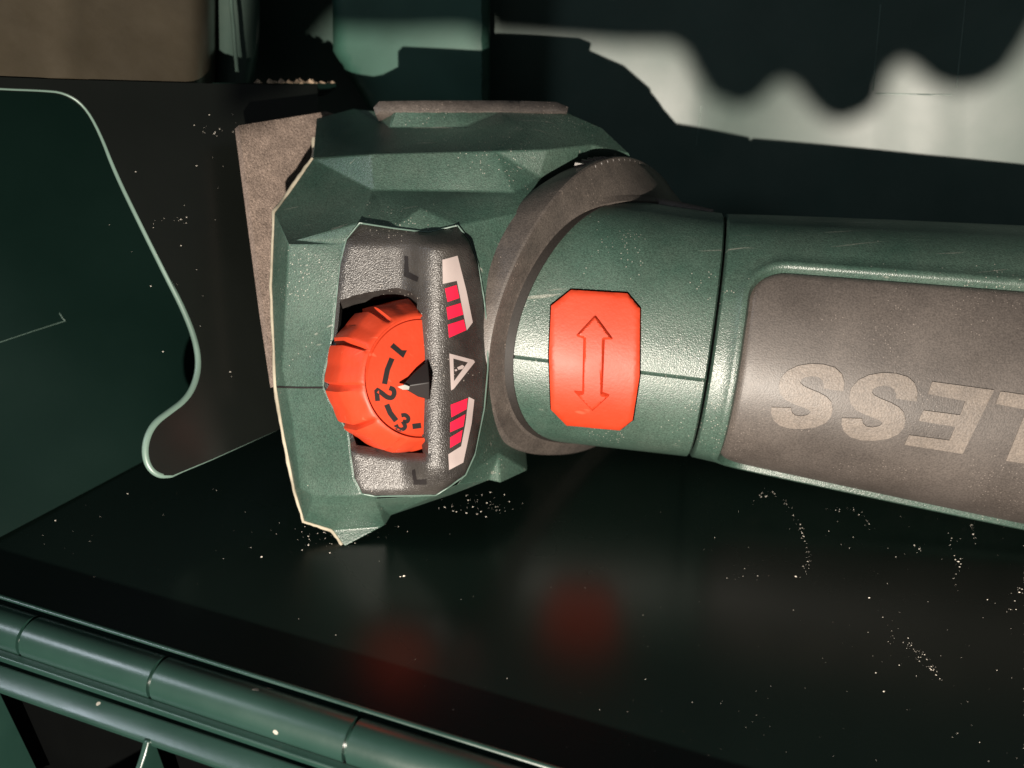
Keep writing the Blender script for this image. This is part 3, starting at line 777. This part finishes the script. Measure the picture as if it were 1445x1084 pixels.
def trail(path, n, j, r):
    for i in range(n):
        t = random.random()*(len(path)-1); k = min(int(t), len(path)-2); a_ = path[k]; b_ = path[k+1]; t -= k
        x, y = cz7(a_[0]+(b_[0]-a_[0])*t, a_[1]+(b_[1]-a_[1])*t); spot(x, y, r, j)
trail([(300, 150), (380, 95), (450, 150), (500, 240), (530, 330), (540, 390), (520, 440)], 70, 2.6, 0.13)
trail([(610, 180), (720, 175), (780, 200), (790, 250)], 28, 2.2, 0.12)
trail([(1225, 235), (1240, 320)], 14, 1.6, 0.16); trail([(1130, 290), (1165, 390), (1150, 510)], 20, 3.5, 0.15)
trail([(890, 710), (960, 750), (1030, 800), (1090, 900)], 60, 4.0, 0.12)
trail([(980, 330), (1010, 345)], 6, 2, 0.16); trail([(1390, 530), (1440, 510)], 8, 2, 0.17); trail([(1370, 600), (1410, 600)], 6, 2, 0.14)
trail([(130, 340), (200, 450), (330, 450)], 14, 10, 0.10)
for q in ((485, 457), (710, 338), (1290, 555), (793, 547), (1168, 395), (1240, 320), (1140, 297)): spot(*cz7(*q), 0.30)
for q in ((700, 940), (855, 940), (920, 830), (325, 455), (245, 185), (870, 487), (905, 375), (925, 205)): spot(*cz7(*q), 0.2)
for i in range(260): spot(min(1445, random.triangular(380, 1600, 1445)), random.uniform(720, 1080), random.choice((0.05, 0.06, 0.08, 0.12)))
for i in range(80): spot(random.gauss(470, 38), random.gauss(757, 12), random.choice((0.08, 0.12, 0.16)))
for i in range(60): spot(random.gauss(680, 28), 712-0.22*(random.gauss(680, 20)-680)+random.gauss(0, 8), random.choice((0.1, 0.15, 0.18)))
for q in ((369, 786), (354, 773), (570, 813), (565, 814), (78, 735), (180, 697)): spot(*q, 0.28)
for i in range(40): spot(random.uniform(20, 380), random.uniform(680, 830), 0.07)
spec = [s for s in spec if (s[0]-rimA).dot(rn) < -2.5]
grains('dust', spec, 'dust', 'pale dust grains scattered over the dark case floor', 'dust')
crumbs = []
for i in range(130):
    x = random.gauss(425, 26); y = 112+random.gauss(0, 2.6)
    x = min(x, 470); p = div_fn(x, 117)-div_n*min(8.5, abs(random.gauss(2, 3))); crumbs.append((p+Vector((0, 0, 0.1)), random.uniform(.3, 1.1), random.uniform(.7, 1.6)))
grains('crumbs', crumbs, 'crumb', 'brown crumbs of dirt lying on the ledge behind the sander', 'dirt')
dv = []
for i in range(46):
    x, y = random.choice(((random.gauss(255, 30), random.gauss(312, 8)), (random.uniform(180, 330), random.uniform(180, 560)), (random.gauss(305, 14), random.gauss(185, 10))))
    dv.append((div_fn(x, y)+div_n*0.05, random.choice((.08, .12, .2)), 0.8))
grains('divider_dust', dv, 'dust', 'pale specks of dust on the dark divider left of the pad', 'dust')

# ================================================================ SHADE BLOCKER (added, unseen; outlined to cast the scalloped shade on the back wall)
blocker_c = LIGHT.lerp(wall_fn(900, 60), 0.34); fn_ = (wall_fn(900, 60)-LIGHT).normalized()
def blockp(px, py, k=0.0):
    w = wallp(px, py)
    if 460 < px < 690: w = nearer(w, 17)
    d = w-LIGHT; t = (blocker_c-LIGHT).dot(fn_)/d.dot(fn_); return LIGHT+d*t-fn_*k
sh = [(366, -260), (368, 0), (374, 62), (440, 66), (455, 46), (470, 42), (560, 45), (640, 43), (700, 50), (800, 58), (885, 64), (945, 64), (966, 76), (980, 104), (1000, 136), (1040, 153), (1071, 142), (1088, 122), (1102, 115), (1120, 122), (1138, 145),
      (1158, 166), (1182, 174), (1214, 164), (1238, 146), (1247, 112), (1258, 93), (1272, 88), (1290, 98), (1311, 117), (1342, 128), (1377, 124), (1416, 101), (1445, 58), (1475, 0), (1560, -260)]
vv, ff = sheet(sh, lambda x, y: blockp(x, y), step=30, skirt=lambda x, y, p: p-fn_*1.5)
obj('shade_blocker', vv, ff, 'foam', case)  # added out of view to shape the lamp's light, no part of the lid
